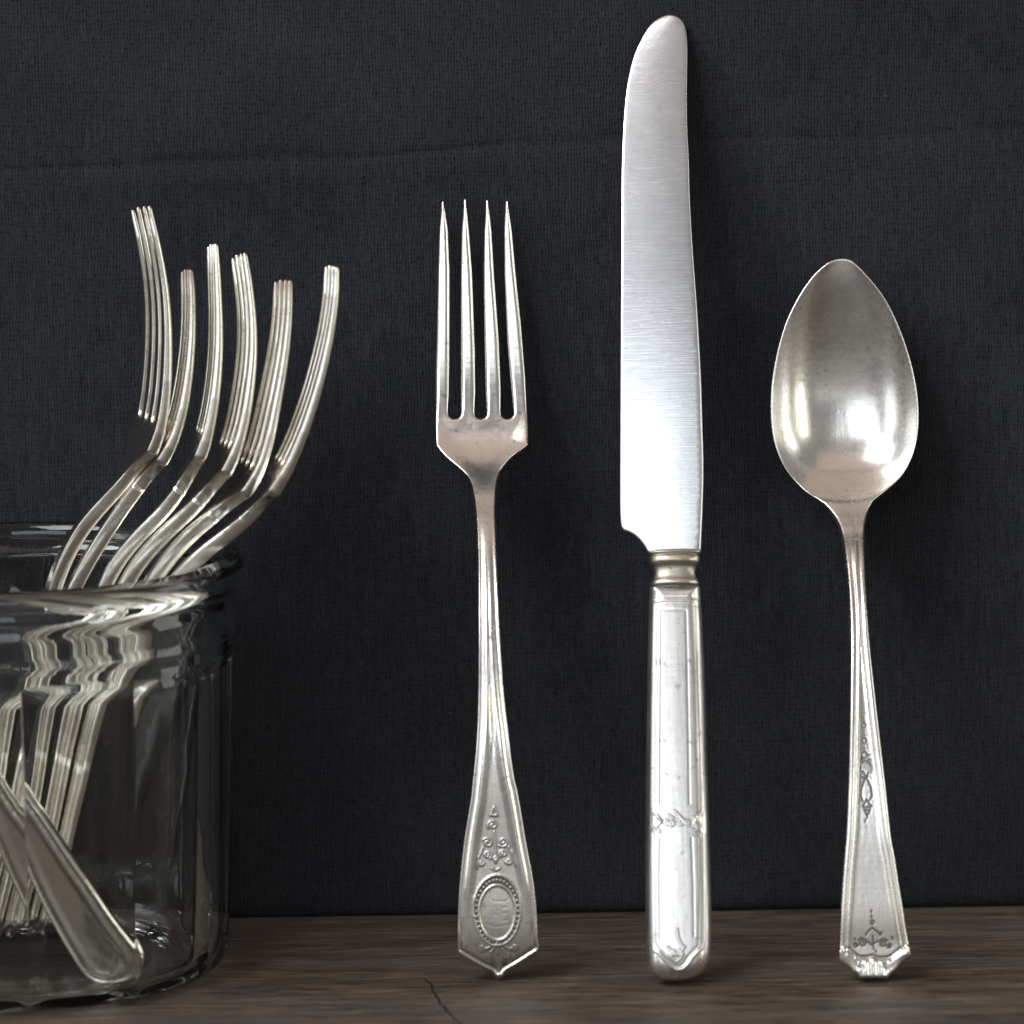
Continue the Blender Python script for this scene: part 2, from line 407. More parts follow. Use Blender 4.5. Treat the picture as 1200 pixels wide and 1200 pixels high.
def build_cloth():
    xs = np.r_[np.linspace(-420, -170, 40)[:-1], np.linspace(-170, 170, 190), np.linspace(170, 420, 40)[1:]]
    zs = np.r_[np.linspace(0.0, 150, 100)[:-1], np.linspace(150, 290, 240), np.linspace(290, 520, 60)[1:]]
    X, Z = np.meshgrid(xs, zs)
    cn = np.array([0, 1, -CL_TAN])
    cr = np.array([hit(px, py, (0, CL_Y, 0), cn) for px, py in [(-300, 220), (0, 200), (130, 197), (300, 187), (420, 186), (600, 170), (720, 166), (860, 163), (1000, 163), (1200, 152), (1500, 140)]])
    zc = np.interp(X, cr[:, 0], cr[:, 2]); dz = Z - zc
    amp = np.interp(X, [cr[1, 0], cr[4, 0], cr[6, 0], cr[9, 0]], [1.0, 1.0, .7, .5])
    w = 1.0 + .4 * np.sin(X * .06) 
    # an old fold: a shallow crease with a soft ridge below it
    crease = .75 * np.exp(-(dz / (1.3 * w)) ** 2) - .55 * np.exp(-((dz + 5.0) / 3.2) ** 2) - .25 * np.exp(-((dz - 6) / 5.0) ** 2)
    und = .55 * np.sin(X * .021 + 1.3) * np.sin(Z * .017 + .4) + .3 * np.sin(X * .047 + Z * .031) + .22 * np.sin(Z * .07 - X * .018)
    Y = CL_Y + Z * CL_TAN + und * np.clip(Z / 25, 0, 1) * .8 + crease * amp * .5
    Y = Y + np.where(Z < 4, (1 - np.clip(Z / 4, 0, 1)) ** 2 * 1.2, 0)
    Z = Z + .3
    n = len(xs); m = len(zs)
    Vf = np.c_[X.ravel(), Y.ravel(), Z.ravel()]; Vb = Vf + [0, .9, 0]
    i, j = np.meshgrid(np.arange(n - 1), np.arange(m - 1)); a = (j * n + i).ravel()
    q = np.c_[a, a + 1, a + n + 1, a + n]; N = n * m
    F = q.tolist() + (q[:, ::-1] + N).tolist()
    rg = list(range(n)) + [k * n + n - 1 for k in range(1, m)] + [(m - 1) * n + k for k in range(n - 2, -1, -1)] + [k * n for k in range(m - 2, 0, -1)]
    F += [(rg[k], rg[k] + N, rg[(k + 1) % len(rg)] + N, rg[(k + 1) % len(rg)]) for k in range(len(rg))]
    V = np.vstack([Vf, Vb])
    o = mesh_obj('backdrop', V, orient(V, F), M['cloth'])
    tag(o, 'dark charcoal woven cloth with one faint horizontal crease behind everything', None, None, 'structure')
build_cloth()

# ------------------------------------------------------------------ the standing fork
def mirror_path(L, Rr): return list(L) + list(reversed(Rr))
FK_L = [(510.5, 523.4), (517, 532), (524.5, 539.7), (531, 545), (537.5, 550.5), (543.5, 556), (548.3, 562), (551.3, 569), (553.2, 577), (555, 588), (556.4, 602), (558, 622), (559, 645), (559.6, 680), (559.9, 740), (559.8, 800), (558.9, 840),
        (558, 860), (556, 888), (552.6, 920), (551.2, 935), (547.5, 958), (543.6, 982), (541.3, 1000), (539.2, 1020), (537, 1045), (535.9, 1065), (535.2, 1090), (535, 1108), (535.2, 1116.5), (538, 1119.5), (546, 1124.5), (558, 1131.5), (568, 1137), (574.5, 1139.6), (577, 1140.4), (577.8, 1143.2), (580.6, 1146.6), (585, 1147.8)]
FK_R = [(619.4, 522.3), (613, 528), (604.7, 533.5), (597.5, 539.5), (591.7, 546), (587.2, 553), (584.4, 561), (582.9, 570), (582, 579), (581.5, 592), (581.3, 605), (581.8, 625), (582.4, 646), (584, 682), (586.4, 740), (590.2, 800), (593, 830),
        (596.6, 858), (600, 890), (604, 916), (606.6, 925), (611.2, 950), (616, 980), (619.7, 1000), (623.8, 1020), (627, 1040), (629.2, 1060), (630.6, 1082), (631.6, 1102), (633.3, 1112), (631, 1116.5), (622, 1122.5), (608, 1131.5), (598.5, 1137), (594, 1139.4), (592.6, 1140.6), (591.8, 1143.6), (589, 1146.8)]
def tine(tip, l, r):
    """left edge upwards, rounded point, right edge downwards; l, r are lists of (x, y) from root to tip"""
    tx, ty = tip
    return list(l) + [(tx - 1.5, ty + 4), (tx - .8, ty + .8), (tx, ty), (tx + .8, ty + .8), (tx + 1.5, ty + 4)] + list(reversed(r))
FK_T = [
    tine((519, 235), [(509.8, 500), (509.8, 440), (513, 320), (514.6, 270), (516.6, 248)], [(525.4, 484), (526.6, 460), (527.2, 420), (527.2, 320), (525.2, 270), (522, 248)]),
    tine((545, 232.5), [(539.8, 484), (539.6, 460), (539.6, 400), (540, 320), (541, 270), (542.8, 246)], [(556.6, 484), (557.6, 460), (557, 410), (553.6, 320), (549.8, 270), (547.4, 246)]),
    tine((571, 232.5), [(570, 484), (568.6, 460), (567.3, 400), (566.6, 320), (567.4, 270), (569, 246)], [(587.2, 484), (587.4, 460), (585.2, 400), (579.2, 320), (576.2, 270), (573.4, 246)]),
    tine((594.2, 233.5), [(601.3, 484), (597.2, 440), (594, 400), (591, 320), (590.6, 270), (591.6, 248)], [(619.0, 500), (616, 440), (611, 380), (604.6, 320), (600, 270), (596.8, 248)]),
]
def slot(x0, x1, yb):
    c, h = (x0 + x1) / 2, (x1 - x0) / 2
    return [(c - h * math.cos(a), yb - h * .9 + h * .9 * math.sin(a)) for a in np.linspace(.3, math.pi - .3, 7)]
FK_SLOTS = [slot(525.6, 539.8, 491), slot(556.6, 570, 491), slot(587.4, 601.4, 491)]
def fork_outline_px():
    top = FK_T[0] + FK_SLOTS[0] + FK_T[1] + FK_SLOTS[1] + FK_T[2] + FK_SLOTS[2] + FK_T[3]
    return top + FK_R + list(reversed(FK_L))

def spiral(cx, cy, r, turns, start, cw=1, n=40):
    t = np.linspace(0, 1, n); rr = r * (1 - .80 * t); a = start + cw * turns * 2 * math.pi * t
    return np.c_[cx + rr * np.cos(a), cy + rr * np.sin(a)]
def ell(cx, cy, a, b, n=60, t0=0, t1=2 * math.pi):
    t = np.linspace(t0, t1, n); return np.c_[cx + a * np.cos(t), cy + b * np.sin(t)]

def build_fork():
    fr = Frame((585, 1147.8), (558, 232.5), lift=.5, tip_gap=1.2)
    prof = curve_fn([-2, 4, 12, 30, 60, 90, 112, 126, 138, 148, 160, 175, 190, 206], [-2.4, 1.2, 4.6, 9.4, 16.0, 16.2, 10.2, 4.0, -2.0, -4.6, -5.0, -3.7, -1.0, 2.6])
    O = fr.line(fork_outline_px(), prof)
    u_of = lambda y: fr.at(575, y, prof)[1]
    uroot, uneck = u_of(491.5), u_of(590)
    Lr = lambda pts: fr.line(pts, prof)
    # ornament
    med_c = (582.5, 1068); ridge = []; groove = []; dots = []
    for (cx, cy, r, st, cw) in [(577.5, 968, 6.2, 2.6, 1), (571.5, 988.5, 6.0, 3.6, 1), (589.5, 987.5, 6.2, 2.4, -1), (571.5, 1003, 5.2, 1.0, -1), (590, 1001, 5.0, 2.2, 1),
                                (563.5, 1012, 3.6, 0, 1), (596.5, 1010, 4.0, 3.0, -1), (581.5, 1007, 3.4, 1.5, 1)]:
        ridge.append(spiral(cx, cy, r, 1.35, st, cw))
    ridge += [np.array(p) for p in [[(579, 946), (577, 951), (575.5, 956)], [(579, 946), (581, 951), (582.5, 956)], [(575, 956.5), (583, 956.5)], [(579, 975), (580, 985), (580.5, 996), (581, 1012)],
                                    [(576, 1018), (581, 1021), (586, 1018)], [(566, 994), (560, 1008), (559, 1018)], [(596, 993), (602, 1006), (604, 1015)]]]
    for k in range(5):
        a = math.radians(90 + (k - 2) * 30); ridge.append(np.array([(583.5, 1106), (583.5 + 15 * math.cos(a) * 1.1, 1108 + 11 * math.sin(a))]))
    ridge += [spiral(565, 1112, 4.0, 1.2, 0, 1), spiral(603, 1111, 4.0, 1.2, 3, -1), spiral(573, 1121, 4.2, 1.2, 5, 1), spiral(595, 1120.5, 4.2, 1.2, 4, -1)]
    groove += [np.array(p) for p in [[(575, 1047), (574.5, 1054), (578, 1057), (592, 1057.5), (597, 1054), (596, 1049)], [(577, 1068), (578, 1079)], [(583, 1067), (584, 1079)], [(578, 1073), (584, 1073)],
                                     [(588, 1065), (589, 1081)], [(588, 1065), (594, 1064)], [(589, 1072), (594, 1071)], [(589, 1080), (595, 1079)], [(570, 1084), (580, 1087), (592, 1086), (602, 1083)]]]
    dots = [(580.0, 1130.5, 3.6, -1), (590.6, 1130, 3.6, -1), (585.3, 1142.4, 4.0, 1.6)]
    RD = [Lr(resample(p, 1.2)) for p in ridge]; GR = [Lr(resample(p, 1.2)) for p in groove]
    eo, ei = Lr(ell(*med_c, 27.3, 41)), Lr(ell(582.7, 1070.5, 21.4, 32.5))
    beads = Lr(np.array([(582.6 + 24.4 * math.cos(a), 1069 + 36.8 * math.sin(a)) for a in np.linspace(0, 2 * math.pi, 37)[:-1]]))
    D = [(fr.at(x, y, prof), r / 4.62, s) for x, y, r, s in dots]
    orn_u = u_of(938)
    store = {}
    half = lambda u: np.interp(u, [uneck - 60, uneck, uroot], [1.25, 1.65, 1.0])
    def thick(u): return np.interp(u, [-2, 10, 40, 80, uneck - 5, uneck + 8, uroot - 6, uroot + 20, uroot + 60], [1.0, 1.05, 1.1, 1.4, 1.8, 1.5, 1.05, 1.0, .7])
    def relief(v, u, d):
        P = np.c_[v, u]; h = np.zeros(len(u)); tar = np.zeros(len(u))
        hm = 1 - sm(u, uneck - 22, uneck - 2)                       # handle mask
        side = sm(u, 14, 26)                                        # side mouldings fade towards the end
        mould = .10 * bumpf(d, .42, .28) - .16 * bumpf(d, 1.15, .42) * (.35 + .65 * side) + .34 * bumpf(d, 2.5, .75) * side - .22 * sm(d, 3.5, 4.3) * side
        h += mould * hm
        tar += hm * (.30 * bumpf(d, 1.2, .3) + .25 * bumpf(d, 3.9, .3) * side)
        endm = 1 - sm(u, 10, 15)
        h += endm * (.30 * bumpf(d, .55, .38) - .34 * bumpf(d, 1.45, .34)); tar += endm * .85 * bumpf(d, 1.45, .30) * (u < 9.5)
        # two flutes with a dark line between them on the stem
        stem = sm(u, u_of(900), u_of(840)) * (1 - sm(u, u_of(690), u_of(600)))
        vc = np.interp(u, *zip(*sorted([(fr.at((a + b) / 2, y, prof)[1], fr.at((a + b) / 2, y, prof)[0]) for y, a, b in [(1020, 539, 624), (920, 552.6, 605), (860, 558, 597), (800, 559.8, 590), (740, 559.9, 586.4), (680, 559.6, 584), (600, 556, 581)]])))
        h += stem * (-.22 * bumpf(v, vc, .32)); tar += stem * .45 * bumpf(v, vc, .2)
        k = u < orn_u
        if k.any():
            p = P[k]; hh = np.zeros(len(p)); tt = np.zeros(len(p))
            do, di = dist_poly(p, eo), dist_poly(p, ei); io, ii = inside(p, eo), inside(p, ei)
            hh -= .10 * io; hh += .24 * bumpf(do, 0, .24) + .28 * bumpf(di, 0, .26); tt += .30 * (io & ~ii) * (1 - bumpf(di, 0, .3))
            tt += .22 * bumpf(di, .42, .2) * ii
            db = np.sqrt(((p[:, None, :] - beads) ** 2).sum(2)).min(1); hh += .26 * bumpf(db, 0, .26) * (io & ~ii); tt += .85 * (io & ~ii) * sm(db, .22, .42) * (di > .3) * (do > .25)
            dr = np.min([dist_poly(p, q, False) for q in RD], 0); hh += .19 * bumpf(dr, 0, .18); tt += .80 * bumpf(dr, .38, .16)
            dg = np.min([dist_poly(p, q, False) for q in GR], 0); hh -= .035 * bumpf(dg, 0, .14); tt += .10 * bumpf(dg, 0, .12)
            for c, r, s in D:
                dc = np.hypot(p[:, 0] - c[0], p[:, 1] - c[1]); hh += .4 * s * bumpf(dc, 0, r); tt += (s < 0) * .95 * bumpf(dc, 0, r * 1.1)
            h[k] += hh; tar[k] += tt
        # brown film in the roots of the slots
        tar += .35 * np.exp(-((u - (uroot - .2)) / 1.0) ** 2) * bumpf(d, 0, .5)
        return h, np.clip(tar, 0, 1)
    def front(v, u, d):
        h, t = relief(v, u, d); store['t'] = t
        tine_m = sm(u, uroot - 3, uroot + 8); rr = .55 + .75 * tine_m
        crown = .25 * rnd(d, 3.0) * (1 - sm(u, uneck + 2, uneck + 14))
        dish = -.35 * sm(d, .5, 5) * bumpf(u, uroot - 9, 8)
        return prof(u) + thick(u) * rnd(d, rr) + crown + dish + h
    def back(v, u, d): return prof(u) - thick(u) * rnd(d, .9) - .2 * rnd(d, 2.5)
    zones = [(-5, orn_u, .24), (orn_u, uneck, .62), (uneck, uroot + 2, .8), (uroot + 2, 230, .9)]
    cut = [((fr.at(505, 491.8, prof)[0], uroot - .1), (fr.at(625, 491.8, prof)[0], uroot - .1))]
    Vv, F, uv, d, isf = plate(O, zones, front, back, .45, rings=(.06, .2, .4, .62, .86, 1.12, 1.4, 1.7, 2.0, 2.35, 2.7, 3.1, 3.5, 3.9, 4.3), cuts=cut)
    tar = np.zeros(len(Vv)); n = isf.sum(); tar[:n] = store['t']
    root = empty('fork', fr.mat)
    tag(root, 'silver dinner fork standing upright with an engraved oval medallion on its handle', 'fork')
    xs = [fr.at((a + b) / 2, 470, prof)[0] for a, b in [(526, 540), (557, 570), (587.5, 600)]]
    def part(c):
        p = np.where(c[:, 1] < uneck, 0, 1); t = c[:, 1] > uroot - .1
        return np.where(t, 2 + np.searchsorted(xs, c[:, 0]), p)
    split_parts(Vv, F, part, [('handle', None), ('fork_head', None), ('tine', None), ('tine', None), ('tine', None), ('tine', None)], root, M['fork'], tar)
    return fr
FORK_FR = build_fork()

# ------------------------------------------------------------------ the spoon
SP_L = [(986.8, 303), (977, 305), (968, 309.5), (953, 323), (936, 347), (920.7, 378), (910, 414), (903.6, 452), (902.6, 486), (905.5, 514), (912, 535), (923, 555.5), (942, 576.5), (956, 586), (966, 593.5), (975, 604), (980.5, 613), (984, 622), (986.5, 632), (988.5, 645), (990.8, 663), (992.8, 685), (994.6, 717), (995.5, 760), (995.2, 810), (994.2, 880),
        (992.8, 930), (991, 975), (988.6, 1005), (986, 1040), (984.4, 1070), (983.2, 1100), (982.2, 1120), (982.4, 1127), (988, 1130.5), (995, 1135.5), (1000, 1141), (1003, 1141.5), (1005, 1144), (1007, 1147.5)]
SP_R = [(986.8, 303), (995, 304.5), (1002, 308.5), (1016, 322.5), (1035.5, 347), (1050.7, 376), (1063.7, 411), (1072, 443), (1076.4, 476), (1075.8, 507), (1070, 534), (1057, 559), (1036, 578.5), (1025.5, 587), (1019, 596), (1015.8, 606), (1014, 615), (1013.2, 626), (1013.2, 645), (1014, 673), (1017, 720), (1020.3, 762), (1024.4, 800), (1031, 860),
        (1038, 920), (1044.4, 980), (1049, 1005), (1053.5, 1035), (1058, 1062), (1062.3, 1090), (1066.5, 1113), (1067.6, 1122), (1063, 1125), (1056.5, 1130), (1050, 1138), (1047, 1140.5), (1045, 1141), (1043, 1144), (1040, 1147.5)]
_t = spline([p for p in reversed(SP_R) if p[1] < 1115] + [p for p in SP_L[1:] if p[1] < 1115], 5)
_i = int(np.argmin(_t[:, 1]))
SP_R = [tuple(p) for p in _t[:_i + 1][::-1]] + [p for p in SP_R if p[1] >= 1115]
SP_L = [tuple(p) for p in _t[_i:]] + [p for p in SP_L if p[1] >= 1115]
def build_spoon():
    fr = Frame((1023, 1147.5), (986.8, 303), lift=.5, tip_gap=10.0)
    prof = curve_fn([-2, 3, 8, 20, 50, 85, 108, 119, 128, 140, 160, 186, 200], [.6, 1.0, 2.2, 5.0, 9.2, 7.8, 1.6, -3.8, -7.6, -9.2, -5.6, 0.0, 2.6])
    O = fr.line(SP_L + list(reversed(SP_R))[:-1], prof)
    u_of = lambda y: fr.at(1000, y, prof)[1]
    uneck, ushoulder = u_of(608), u_of(585)
    Lr = lambda pts: fr.line(pts, prof)
    
    ub0, ub1 = u_of(600), u_of(303)
    bc = np.array(fr.at(986, 490, prof))
    eng = []
    P = lambda *a: eng.append(Lr(resample(np.array(a, float), .8)))
    for (x, y, r) in [(1012.3, 851.5, 2.2), (1012.8, 869, 2.6)]: P(*ell(x, y, r, r * 1.3, 14))
    for (x, y) in [(1012, 842), (1012.5, 846), (1012.5, 858), (1012.8, 862.5), (1013, 878), (1014, 963)]: P((x, y - 1), (x, y + 1))
    P((1013, 881), (1009, 886), (1013, 890), (1017.5, 886), (1013, 881)); P((1009, 886), (1010.5, 890)); P((1017.5, 886), (1020, 885))
    P(*spiral(1010, 892, 3.4, 1.1, 0)); P(*spiral(1018.5, 892, 3.4, 1.1, 3, -1)); P((1009, 897), (1008, 903), (1010, 906)); P((1020, 896), (1022, 901), (1021, 905))
    P((1012, 905), (1014, 911), (1018, 917), (1021, 925), (1022, 934), (1019, 939)); P((1018, 906), (1015.5, 911), (1012, 918), (1009.5, 926), (1009, 934), (1011, 940)); P((1010, 911), (1014, 914), (1017, 910))
    P((1015.5, 938), (1018.5, 943), (1022, 946)); P((1015.5, 938), (1013, 943), (1011, 946)); P((1012, 947), (1020, 947)); P((1013, 949), (1015, 955), (1018, 955), (1020, 949)); P((1014, 950), (1019, 951)); P((1016, 955), (1016.3, 960))
    P((1021, 1068), (1021, 1070)); P((1021.2, 1074), (1021.4, 1076.5)); P(*ell(1022, 1082, 1.8, 2.4, 12)); P((1014.5, 1097), (1017, 1093), (1022, 1088.5), (1028, 1093), (1032, 1096.5)); P((1031, 1097), (1033, 1094))
    P((1022.5, 1098), (1023, 1106), (1023.5, 1113)); P(*spiral(1010.5, 1106, 5.4, 1.5, -2.6)); P(*spiral(1035, 1106.5, 5.2, 1.5, -.5, -1)); P((1016, 1104), (1021, 1108), (1024, 1107), (1029, 1104))
    P(*spiral(1002.5, 1108, 3.4, 1.2, 0)); P((1001.5, 1101), (1002, 1103)); P((1045, 1099), (1046, 1102)); P(*spiral(1042, 1109, 3.2, 1.2, 3, -1)); P((1026, 1115), (1026.5, 1117))
    lip = Lr(resample(np.array([(990, 1112.5), (997, 1114.5), (1003, 1119.5), (1007, 1122.5), (1016, 1122.5), (1022.5, 1120.5), (1029, 1123.5), (1040, 1123), (1046, 1119.5), (1052, 1115), (1058, 1111)], float), 1.0))
    vs = [fr.at(1004, 1128, prof)[0], fr.at(1045, 1126, prof)[0]]
    store = {}
    _b = spline(np.array([(-.05, 0), (0, 0), (.05, .4), (.12, 2.8), (.21, 6.6), (.31, 8.4), (.42, 8.8), (.53, 8.4), (.66, 6.7), (.80, 4.0), (.92, 1.5), (1.0, .1)]), 10)
    BOWL = (_b[:, 0], np.maximum(_b[:, 1], 0))
    def thick(u): return np.interp(u, [-2, 12, 60, uneck - 14, uneck, ushoulder + 6, ushoulder + 20, 190], [.95, .9, 1.05, 1.75, 1.7, 1.1, .65, .6])
    uu = np.linspace(ub0, ub1, 160)
    Lp, Rp = fr.line(SP_L, prof), fr.line(SP_R, prof)
    lo = np.argsort(Lp[:, 1]); ro = np.argsort(Rp[:, 1])
    def bowl(v, u):
        l, r = np.interp(u, Lp[lo, 1], Lp[lo, 0]), np.interp(u, Rp[ro, 1], Rp[ro, 0])
        c, w = (l + r) / 2, np.maximum((r - l) / 2, .3)
        q = np.clip((np.abs(v - c)) / (w - .35 * (w > 1)), 0, 1)
        t = (u - ub0) / (ub1 - ub0)
        D = np.interp(t, *BOWL)
        f = 1 - q ** 2.5
        return D * f * (1 + .15 * q * q), f
    def relief(v, u, d):
        h = np.zeros(len(u)); tar = np.zeros(len(u)); hm = 1 - sm(u, uneck - 30, uneck - 4); e = sm(u, 4.5, 8)
        h += hm * e * (.20 * bumpf(d, .8, .6) - .20 * bumpf(d, 1.75, .22) + .16 * bumpf(d, 2.3, .28) - .12 * sm(d, 2.6, 3.2))
        tar += hm * e * (.40 * bumpf(d, 1.75, .20) + .22 * bumpf(d, 2.95, .18))
        k = u < u_of(832)
        if k.any():
            p = np.c_[v, u][k]; dg = np.min([dist_poly(p, q, False) for q in eng], 0)
            h[k] -= .08 * bumpf(dg, 0, .20); tar[k] += 1.35 * bumpf(dg, 0, .26)
            dl = dist_poly(p, lip, False); up = p[:, 1] > np.interp(p[:, 0], lip[:, 0], lip[:, 1])
            hl = np.where(up, 0, .85 * sm(dl, 0, 1.6)); hl = hl - .22 * bumpf(dl, 0, .25)
            for x in vs: hl -= .35 * bumpf(p[:, 0], x, .3) * ~up
            hl += .22 * np.sin(p[:, 0] * 3.1 + 1) * (~up) * (p[:, 0] > vs[0]) * (p[:, 0] < vs[1]) * sm(dl, .5, 2)
            h[k] += hl; tar[k] += .55 * bumpf(dl, 0, .22)
        # stem lines below the bowl
        st = sm(u, u_of(760), u_of(700)) * (1 - sm(u, u_of(640), u_of(615)))
        vc = np.interp(u, *zip(*sorted([fr.at(x, y, prof)[::-1] for x, y in [(1000.5, 625), (1002.5, 673), (1006, 720), (1008, 760)]])))
        h += st * (.20 * bumpf(v, vc, .55) - .12 * bumpf(v, vc + 1.1, .25) - .12 * bumpf(v, vc - 1.1, .25)); tar += st * .22 * (bumpf(v, vc + 1.1, .2) + bumpf(v, vc - 1.1, .2))
        return h, np.clip(tar, 0, 1)
    def front(v, u, d):
        h, t = relief(v, u, d); b, q = bowl(v, u); store['t'] = t
        crown = .35 * rnd(d, 3.2) * (1 - sm(u, uneck - 4, ushoulder + 2))
        return prof(u) + thick(u) * rnd(d, .5) + crown + h - b
    def back(v, u, d):
        b, q = bowl(v, u); return prof(u) - thick(u) * rnd(d, .6) - b * 1.0 - .2 * rnd(d, 3) * (u < uneck)
    zones = [(-5, u_of(1062), .24), (u_of(1062), u_of(965), .6), (u_of(965), u_of(832), .22), (u_of(832), uneck - 2, .7), (uneck - 2, 230, .9)]
    cut = [((fr.at(960, 606, prof)[0], uneck), (fr.at(1040, 606, prof)[0], uneck))]
    Vv, F, uv, d, isf = plate(O, zones, front, back, .4, rings=(.06, .2, .42, .7, 1.0, 1.3, 1.55, 1.75, 1.95, 2.15, 2.4, 2.65, 2.95, 3.3), cuts=cut)
    tar = np.zeros(len(Vv)); n = isf.sum(); tar[:n] = store['t']
    root = empty('spoon', fr.mat)
    tag(root, 'silver spoon standing upright with a pointed oval bowl and scalloped handle end', 'spoon')
    split_parts(Vv, F, lambda c: (c[:, 1] > uneck).astype(int), [('handle', None), ('bowl', None)], root, M['spoon'], tar)
    return fr
build_spoon()

# ------------------------------------------------------------------ the knife
KB_L = [(784, 17), (778, 18), (772, 21), (766, 25.5), (761, 31), (756, 38.5), (751.5, 47), (746, 58.5), (742, 70), (738.5, 84), (735, 101), (732.6, 120), (731, 140), (729.8, 160), (729, 181), (728.2, 210), (728, 240), (727.8, 300), (727.2, 400), (726.8, 500), (726.6, 560), (726.7, 594), (727.4, 610), (729, 621), (733, 622.6), (738, 624.8), (743.6, 628.4), (748.8, 633.2), (753, 638.6), (756.4, 644), (759.4, 650.5)]
KB_R = [(784, 17), (790, 18), (796, 20.8), (800.4, 25), (803, 30), (804.5, 36.5), (805.6, 47), (806, 62), (805.7, 80), (805.4, 100), (805.3, 120), (805.4, 140), (806.3, 165), (807.5, 190), (808.8, 240), (812.3, 300), (816, 350), (819, 400), (821.6, 450), (823, 500), (824.4, 540), (824.5, 570), (823.6, 600), (822.6, 625), (821.6, 650.5)]
KH_L = [(762.4, 685.5), (761.4, 690), (760.6, 705), (760, 730), (759, 780), (758.2, 830), (757.6, 880), (756.8, 940), (756.3, 1000), (756.4, 1050), (757, 1090), (757.6, 1110), (758.4, 1122), (759.4, 1131), (761.6, 1137), (765.2, 1141.8), (770.5, 1145.3), (778, 1147.8), (786, 1149.2)]
KH_R = [(819.4, 685.5), (820.4, 690), (821.4, 705), (823, 730), (825.4, 780), (827, 830), (828.2, 880), (830.4, 940), (832, 1000), (833.2, 1050), (833.8, 1090), (833.4, 1110), (832.4, 1120), (830.4, 1129), (826.6, 1136), (821.6, 1141.4), (815, 1145.3), (806, 1148), (796, 1149.4)]
_t = spline(list(reversed(KB_R)) + KB_L[1:24], 5); _i = int(np.argmin(_t[:, 1]))
KB_R = [tuple(p) for p in _t[:_i + 1][::-1]]; KB_TAIL = KB_L[24:]; KB_E = [tuple(p) for p in _t[_i:]]; KB_L = KB_E + KB_TAIL
